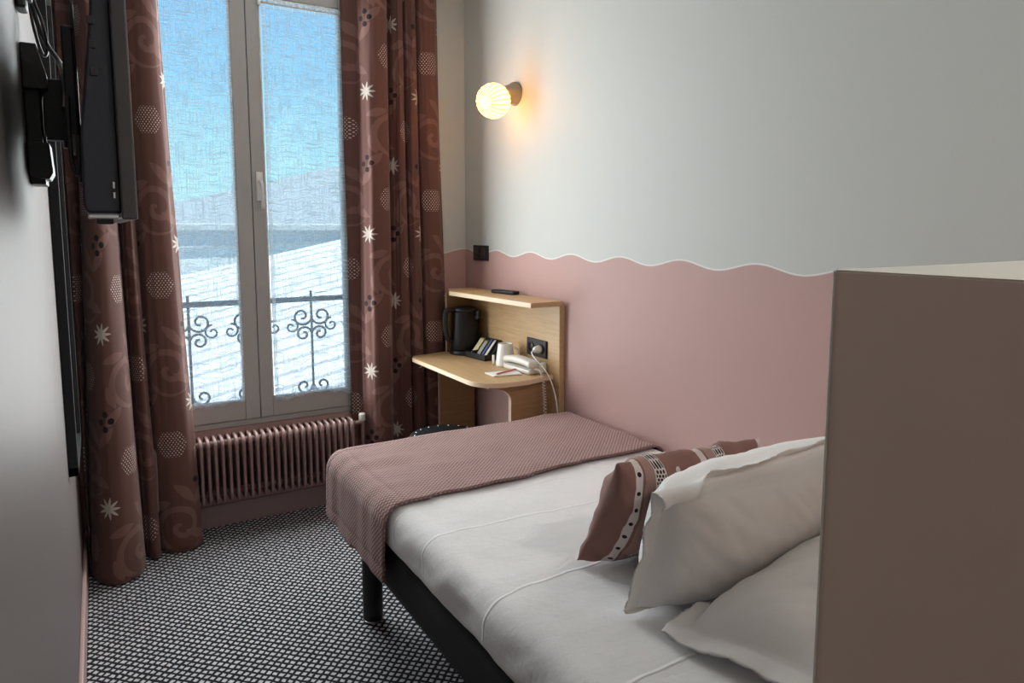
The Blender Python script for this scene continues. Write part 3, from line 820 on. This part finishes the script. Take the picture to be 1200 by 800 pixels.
# notepad, pencil, remote
b = prism(bmesh.new(), [(1.503, 2.757), (1.500, 2.665), (1.634, 2.640), (1.650, 2.742)], 'z', ZD + .001, ZD + .007, bev=.0006, seg=1)
npd = thing('notepad', 'white notepad lying on the front of the oak desk', 'notepad', (1.57, 2.70, ZD)); obj('pages', b, M_paper, npd)
b = prism(bmesh.new(), [(1.503, 2.757), (1.5025, 2.745), (1.648, 2.730), (1.650, 2.742)], 'z', ZD + .0068, ZD + .0078); obj('gum_strip', b, M_grey, npd)
pcl = thing('pencil', 'coral pencil laid across the white notepad', 'pencil', (1.57, 2.70, ZD + .012))
pa, pbp = Vector((1.508, 2.668, ZD + .0122)), Vector((1.652, 2.722, ZD + .0122)); d = (pbp - pa).normalized()
b = bmesh.new(); tube(b, [pa + d * .012, pbp], .0042, 6); obj('barrel', b, M_red, pcl)
b = bmesh.new(); tube(b, [pa, pa + d * .012], [.0006, .0041], 6); obj('tip', b, M_oakedge, pcl)
rm = thing('remote_control', 'black remote control on the raised oak shelf', 'remote control', (1.73, 2.93, ZS))
b = bx(-.021, .021, -.085, .085, 0, .017, bev=.006, seg=3); RMx = Matrix.Translation((1.725, 2.95, ZS + .001)) @ Matrix.Rotation(math.radians(12), 4, 'Z')
bmesh.ops.transform(b, matrix=RMx, verts=list(b.verts)); obj('body', b, M_black2, rm, True)
b = bmesh.new()
for i in range(3):
    for j in range(7): box(b, -.014 + i * .011, -.008 + i * .011, -.060 + j * .018, -.052 + j * .018, .0165, .019, bev=.001)
bmesh.ops.transform(b, matrix=RMx, verts=list(b.verts)); obj('keypad', b, M_bezel, rm)

# stool behind the bed foot
sx, sy, sz, sr = 1.395, 2.945, .45, .178
st = thing('stool', 'round black stool with a studded seat, half hidden behind the bed', 'stool', (sx, sy, 0))
b = lathe(bmesh.new(), [(.001, sz - .05), (sr - .004, sz - .05), (sr, sz - .044), (sr, sz - .010), (sr - .006, sz - .002), (sr - .02, sz), (.001, sz + .004)], 64, Matrix.Translation((sx, sy, 0))); obj('seat', b, M_black2, st, True)
b = bmesh.new(); tube(b, [(sx + (sr + .001) * math.cos(2 * PI * k / 64), sy + (sr + .001) * math.sin(2 * PI * k / 64), sz - .012) for k in range(64)], .003, 8, closed=True); obj('rim', b, M_chrome, st, True)
b0 = None
for k in range(18):
    a = 2 * PI * k / 18
    if b0 is None:
        b = lathe(bmesh.new(), [(.001, 0), (.0065, 0), (.005, .003), (.001, .0045)], 12); b0 = obj('stud', b, M_chrome, st, True); so2 = b0
    else:
        so2 = b0.copy(); C.objects.link(so2)
    so2.matrix_basis = Matrix.Translation((sx + (sr - .028) * math.cos(a), sy + (sr - .028) * math.sin(a), sz + .0005))
for a in (45, 135, 225, 315):
    a = math.radians(a); b = bmesh.new()
    tube(b, [(sx + .12 * math.cos(a), sy + .12 * math.sin(a), sz - .05), (sx + .155 * math.cos(a), sy + .155 * math.sin(a), 0.001)], .012, 12); obj('leg', b, M_black, st, True)

# ------------------------------------------------------------------ bed
BX0, BX1, BY0, BY1 = .686, XW - .012, HEAD_Y + .015, 2.445
bed = thing('bed', 'single bed on a black upholstered base with round legs, against the pink wall', 'bed', ((BX0 + BX1) / 2, 1.5, 0))
obj('base', rounded_box_bm(BX0 + .004, BX1, BY0, BY1, .352, .486, .02, .03), M_basefab, bed, True)
obj('mattress', rounded_box_bm(BX0 + .012, BX1 - .004, BY0 + .002, BY1 - .006, .488, .606, .05, .03), M_pillow, bed, True)
def leg_bm(x, y):
    b = lathe(bmesh.new(), [(.001, .006), (.034, .006), (.0365, .02), (.0365, .352), (.001, .352)], 28, Matrix.Translation((x, y, 0))); return b
for x, y in ((.800, 2.335), (1.66, 2.335), (.800, .70), (1.66, .70)):
    l = obj('leg', leg_bm(x, y), M_black2, bed, True)
    f = obj('foot_ring', lathe(bmesh.new(), [(.001, 0.0), (.034, 0.0), (.0375, .003), (.0375, .007), (.001, .0075)], 28, Matrix.Translation((x, y, 0.0002))), M_chrome, l, True)

def dz(p, n):
    s = 0.0
    if n.z > .5: s = .004 * nz(p.x * 4, p.y * 4, 1) + .002 * nz(p.x * 11, p.y * 9, 5)
    side = 1 - abs(n.z)
    s += side * (.008 * nz(p.y * 7, p.z * 9, 3) + .006 * nz(p.y * 17 + p.z * 20, p.z * 12, 8))
    return s
bm = rounded_box_bm(BX0 - .004, BX1 + .002, BY0 - .006, BY1 + .004, .470, .622, .058, .014, dz)
for v in bm.verts:
    if v.co.z < .515: 
        k = sstep(.515, .470, v.co.z)
        v.co.z += k * (.012 + .008 * nz(v.co.y * 6, 3.3)) if v.co.x < 1.0 else k * .014
kill = [f for f in bm.faces if f.normal.z < -.55 or all(v.co.z < .4885 for v in f.verts)]
bmesh.ops.delete(bm, geom=kill, context='FACES')
dv = obj('duvet', bm, M_duvet, None, True); md = dv.modifiers.new('t', 'SOLIDIFY'); md.thickness = .004; md.offset = -1
tag(dv, 'smooth white duvet cover spread over the whole bed', 'duvet')

# throw: laid over the foot end, hanging on the side and the foot
def dthrow(p, n):
    s = .004 * nz(p.x * 4, p.y * 4, 1) + .004 * nz(p.x * 9, p.y * 8, 2) + .0025 * nz(p.x * 5 + p.y * 16, p.y * 6 - p.x * 3, 6)
    for dd in (p.y - (BY1 - .060), p.x - (BX0 + .045), p.z - .447):
        s -= .0028 * math.exp(-(dd / .008) ** 2)
    side = 1 - abs(n.z)
    drop = max(0, .60 - p.z)
    s += side * drop * (.04 * nz(p.x * 6 + p.y * 7, .5, 1.7) + .03)
    return s
TY0 = 1.83
bm = rounded_box_bm(BX0 - .016, BX1 + .004, TY0 - .30, BY1 + .018, .30, .632, .062, .008, dthrow)
kill = [v for v in bm.verts if v.co.y < TY0 + .012 * nz(v.co.x * 5, 2.2) + .03 * (v.co.x - .7) or v.co.z < .398 + .010 * nz(v.co.x * 3, v.co.y * 3) or v.co.x > XW - .006]
bmesh.ops.delete(bm, geom=kill, context='VERTS')
for v in list(bm.verts):
    if not v.link_faces: bm.verts.remove(v)
me = bpy.data.meshes.new('throw'); bm.to_mesh(me); bm.free()
l = me.uv_layers.new(name='cloth'); at = me.attributes.new('hem', 'FLOAT', 'POINT')
for p in me.polygons:
    p.use_smooth = True
    n = p.normal
    for li in p.loop_indices:
        c = me.vertices[me.loops[li].vertex_index].co
        u = c.x + min(0, (c.z - .57)) * (1 if abs(n.x) > .5 else 0); w = c.y - min(0, c.z - .57) * (1 if abs(n.y) > .5 else 0)
        l.data[li].uv = (u, w)
for v in me.vertices:
    c = v.co; h = 0
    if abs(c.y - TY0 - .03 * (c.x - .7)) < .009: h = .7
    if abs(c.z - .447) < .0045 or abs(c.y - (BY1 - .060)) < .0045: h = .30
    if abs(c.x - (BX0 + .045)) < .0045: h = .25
    at.data[v.index].value = h
tw = bpy.data.objects.new('throw', me); C.objects.link(tw); me.materials.append(M_throw)
md = tw.modifiers.new('t', 'SOLIDIFY'); md.thickness = .007; md.offset = 1
tag(tw, 'pink waffle throw folded over the foot of the bed and hanging down its side', 'throw')

# cushions
def pillow(name, w, h, t, M, mat, flange=0.0, seed=0, res=64, fl_wave=.012, sag=None, squash=2.6, wr=1.0, soft=.52):
    """pillow about its centre: local x width, y height, z thickness; flange is a flat border"""
    nu, nv = res, int(res * .8)
    bm = bmesh.new(); lay = bm.loops.layers.uv.new('cloth')
    W, H = w / 2 + flange, h / 2 + flange
    def pt(u, v, sgn):
        x, y = u * W, v * H
        bu = min(1, abs(x) / (w / 2)); bv = min(1, abs(y) / (h / 2))
        prof = max(0, 1 - bu ** squash) ** soft * max(0, 1 - bv ** squash) ** soft
        pin = 1 - .055 * (1 - bv ** 2) * (bu ** 3); piny = 1 - .07 * (1 - bu ** 2) * (bv ** 3)
        z = sgn * (t / 2 * prof + .0012)
        wk = .006 * nz(x * 11 + seed, y * 11, sgn + seed) * prof ** .3 + .010 * nz(x * 4, y * 4, seed * 2) * prof + .004 * nz((x + y) * 24, (x - y) * 7, seed + 3) * prof ** .2
        z += sgn * wk * wr
        if flange:
            k = max(sstep(w / 2 - .005, W, abs(x)), sstep(h / 2 - .005, H, abs(y)))
            z += k * fl_wave * (nz(x * 13, y * 13, seed + 7) * 1.6 + .7 * nz(x * 25, y * 25, seed))
        p = Vector((x * pin, y * piny, z))
        if sag: p = sag(p, u, v)
        return p
    for sgn in (1, -1):
        g = [[bm.verts.new(pt(2 * i / (nu - 1) - 1, 2 * j / (nv - 1) - 1, sgn)) for j in range(nv)] for i in range(nu)]
        for i in range(nu - 1):
            for j in range(nv - 1):
                ids = ((i, j), (i + 1, j), (i + 1, j + 1), (i, j + 1))
                if sgn < 0: ids = ids[::-1]
                f = bm.faces.new([g[a][c] for a, c in ids])
                for lp, (a, c) in zip(f.loops, ids): lp[lay].uv = (w * a / (nu - 1), h * c / (nv - 1))
    bmesh.ops.remove_doubles(bm, verts=[v for v in bm.verts if v.is_boundary], dist=.0035)
    bmesh.ops.transform(bm, matrix=M, verts=list(bm.verts))
    return obj(name, bm, mat, None, True)
def frame(o, x, y):
    x = Vector(x).normalized(); y = Vector(y); y = (y - x * y.dot(x)).normalized(); z = x.cross(y)
    return Matrix(((x.x, y.x, z.x, o[0]), (x.y, y.y, z.y, o[1]), (x.z, y.z, z.z, o[2]), (0, 0, 0, 1)))
ZB = .624
cu = pillow('cushion', .47, .31, .155, frame((1.193, 1.222, ZB + .142), (1, 0, -.03), (0, -.43, .9)), M_cushion, 0, 3, 96, wr=2.3)
tag(cu, 'brown striped patterned cushion propped against the white pillow', 'cushion')
def sagA(p, u, v):
    lo = max(0, -v); p.z += .030 * lo * lo * (1 - u * u) + .012
    if v < -.82:                      # lower flange turns forward on the bed
        k = (-.82 - v) / .18; p.y += .030 * k; p.z += .030 * k * (1 - .5 * u * u)
    if v > .80:                       # upper flange folds over to the front, most at the free corner
        k = (v - .80) / .20; a = k * (1.9 * sstep(-.45, -.95, u) + .55 + .35 * nz(u * 4, 2.0))
        p.z += .036 * math.sin(min(a, 2.2)) ; p.y -= .034 * (1 - math.cos(min(a, 2.2)))
    return p
pA = pillow('pillow', .63, .285, .225, frame((1.252, 1.045, ZB + .160), (1, .05, .0), (0, -.24, .97)), M_pillow, .036, 11, 110, sag=sagA, wr=1.3, soft=.42)
tag(pA, 'white flanged pillow standing up between the striped cushion and the lower pillow', 'pillow', 'white flanged pillows')
def sagB(p, u, v):
    k = max(0, -u - .6) / .4
    p.z -= .02 * k * k
    return p
pB = pillow('pillow', .58, .305, .155, frame((1.254, .790, ZB + .078), (.99, .10, .05), (-.10, .99, -.13)), M_pillow, .042, 23, 110, sag=sagB, wr=1.2, soft=.42)
tag(pB, 'white flanged pillow lying almost flat at the head of the bed by the partition', 'pillow', 'white flanged pillows')

# ------------------------------------------------------------------ outside
rl = thing('balcony_railing', 'wrought iron balcony railing with scrolls seen through the net curtain', 'railing', (.65, YW + .34, .45))
ryy = YW + .34
b = bmesh.new(); box(b, -.1, 1.4, ryy - .016, ryy + .016, 1.035, 1.062, bev=.003); obj('top_rail', b, M_iron, rl)
b = bmesh.new(); box(b, -.1, 1.4, ryy - .012, ryy + .012, .50, .515, bev=.002); obj('bottom_rail', b, M_iron, rl)
def scroll(cx, cz, r, turns, a0, sgn=1):
    return [(cx + sgn * r * (1 - .8 * k / 40) * math.cos(a0 + turns * 2 * PI * k / 40), ryy, cz + r * (1 - .8 * k / 40) * math.sin(a0 + turns * 2 * PI * k / 40)) for k in range(41)]
for xc in (.07, .38, .69, 1.0, 1.31):
    for s in (1, -1):
        for cxo, cz, r_, tn, a0, rad_ in ((.052, .955, .055, 1.3, PI, .0065), (.045, .855, .045, -1.3, PI, .0065), (.110, .90, .040, 1.2, PI / 2, .0055), (.05, .565, .045, 1.2, PI, .0065)):
            b = bmesh.new(); tube(b, scroll(xc + s * cxo, cz, r_, tn, a0, s), rad_, 6); obj('scroll', b, M_iron, rl, True)
    b = bmesh.new(); tube(b, [(xc, ryy, .50), (xc, ryy, 1.095)], .007, 8); obj('baluster', b, M_iron, rl, True)
g = struct('balcony_sill', bx(-.2, 1.5, YW + .301, YW + .46, .36, .44), M_facade); g.name = 'windowsill_outside'
struct('ground', bx(-30, 40, YW + .6, 60, -4.2, -4.0), M_ground)
hs = thing('house', 'neighbouring house with a sloping grey roof seen beyond the window', 'house', (2.2, 13.5, -4))
obj('wall', bx(-1.5, 8.0, 11.66, 18.0, -4, 1.45), M_facade, hs)
b = prism(bmesh.new(), [(-1.5, 1.20), (.2, 1.60), (3.6, 2.50), (6.2, 2.62), (8.2, 1.55), (8.2, 1.42), (-1.5, 1.05)], 'y', 11.6, 18.2); obj('roof', b, M_slate, hs)
obj('eave', bx(-1.6, 8.3, 11.52, 11.7, 1.40, 1.52, bev=.02), M_iron, hs)
obj('chimney', bx(4.9, 5.4, 13.5, 14.1, 2.3, 3.0, bev=.02), M_facade, hs)
an = thing('annexe', 'low building with a bright ribbed metal roof just below the balcony', 'house', (2.0, 7.5, -4))
rx0, rx1 = -3.0, 4.6
b = bmesh.new(); q = []
for dzz in (0, -.12):
    q.append([b.verts.new((x_, y_, .52 + .215 * x_ + .19 * (y_ - 11.3) + dzz)) for x_, y_ in ((rx0, 5.2), (rx1, 5.2), (rx1, 11.3), (rx0, 11.3))])
b.faces.new(q[0]); b.faces.new(q[1][::-1])
for k in range(4): b.faces.new((q[1][k], q[1][(k + 1) % 4], q[0][(k + 1) % 4], q[0][k]))
obj('roof', b, M_zinc, an)
obj('wall', bx(rx0 + .1, rx1 - .1, 5.6, 11.2, -4, -2.05), M_slate, an)

# ------------------------------------------------------------------ light
w = bpy.data.worlds.new('World'); bpy.context.scene.world = w; w.use_nodes = True
nt = w.node_tree; nt.nodes.clear()
tc = nt.nodes.new('ShaderNodeTexCoord'); sx_ = nt.nodes.new('ShaderNodeSeparateXYZ'); nt.links.new(tc.outputs['Generated'], sx_.inputs[0])
ramp = nt.nodes.new('ShaderNodeValToRGB'); nt.links.new(sx_.outputs[2], ramp.inputs[0]); cr_ = ramp.color_ramp
for k, (pos, c) in enumerate(((0.0, (.52, .84, .92)), (.08, (.44, .78, .92)), (.20, (.28, .60, .90)), (.35, (.20, .46, .80)), (1.0, (.12, .32, .70)))):
    e_ = cr_.elements[k] if k < 2 else cr_.elements.new(pos)
    e_.position = pos; e_.color = c + (1,)
bg = nt.nodes.new('ShaderNodeBackground'); bg.inputs[1].default_value = 1.5
ow = nt.nodes.new('ShaderNodeOutputWorld'); nt.links.new(ramp.outputs[0], bg.inputs[0]); nt.links.new(bg.outputs[0], ow.inputs[0])
def sun(direction, strength, color, angle):
    d = bpy.data.lights.new('sun', 'SUN'); d.energy = strength; d.color = color; d.angle = math.radians(angle)
    o = bpy.data.objects.new('sun', d); C.objects.link(o)
    o.rotation_euler = Vector(direction).to_track_quat('-Z', 'Y').to_euler(); o.location = (3, 8, 8); return o
sun((-.78, .19, -.58), 15.0, (1, .96, .88), .6)
d = bpy.data.lights.new('window daylight', 'AREA'); d.shape = 'RECTANGLE'; d.size = .95; d.size_y = 1.95; d.energy = 48; d.color = (.95, .985, .97)
o = bpy.data.objects.new('window_daylight', d); C.objects.link(o)
o.location = (.645, YW - .075, 1.53); o.rotation_euler = Vector((.0, -1, 0)).to_track_quat('-Z', 'Y').to_euler()

cl_ = thing('added_fill_light', 'square white fill light added out of view behind the camera', 'fill light', (1.43, -.75, ZC))  # added out of view to lift the shade on pillows and partition
obj('housing', bx(1.26, 1.60, -.92, -.58, ZC - .05, ZC - .001, bev=.006), M_alu, cl_)
d = bpy.data.lights.new('fill light', 'AREA'); d.shape = 'SQUARE'; d.size = .30; d.energy = 22; d.color = (1, .94, .89)
o = bpy.data.objects.new('added_fill_lamp', d); C.objects.link(o); o.location = (1.43, -.75, ZC - .055)

# ------------------------------------------------------------------ camera and view
cam = bpy.data.cameras.new('camera'); co = bpy.data.objects.new('camera', cam); C.objects.link(co)
co.location = (0, 0, 1.43)
yaw, pitch = 5.39190603e-01, -1.09525226e-01
fw = Vector((math.sin(yaw) * math.cos(pitch), math.cos(yaw) * math.cos(pitch), math.sin(pitch)))
co.rotation_euler = fw.to_track_quat('-Z', 'Y').to_euler()
cam.sensor_width = 36; cam.lens = 810.92 / 1200 * 36; cam.shift_y = -(400 - 357.76) / 1200; cam.clip_start = .01
sc = bpy.context.scene; sc.camera = co
vs = sc.view_settings; vs.view_transform = 'Standard'; vs.look = 'None'; vs.gamma = 1; vs.use_curve_mapping = False; vs.exposure = 0
sc.cycles.max_bounces = 10; sc.cycles.transparent_max_bounces = 16; sc.cycles.use_denoising = True
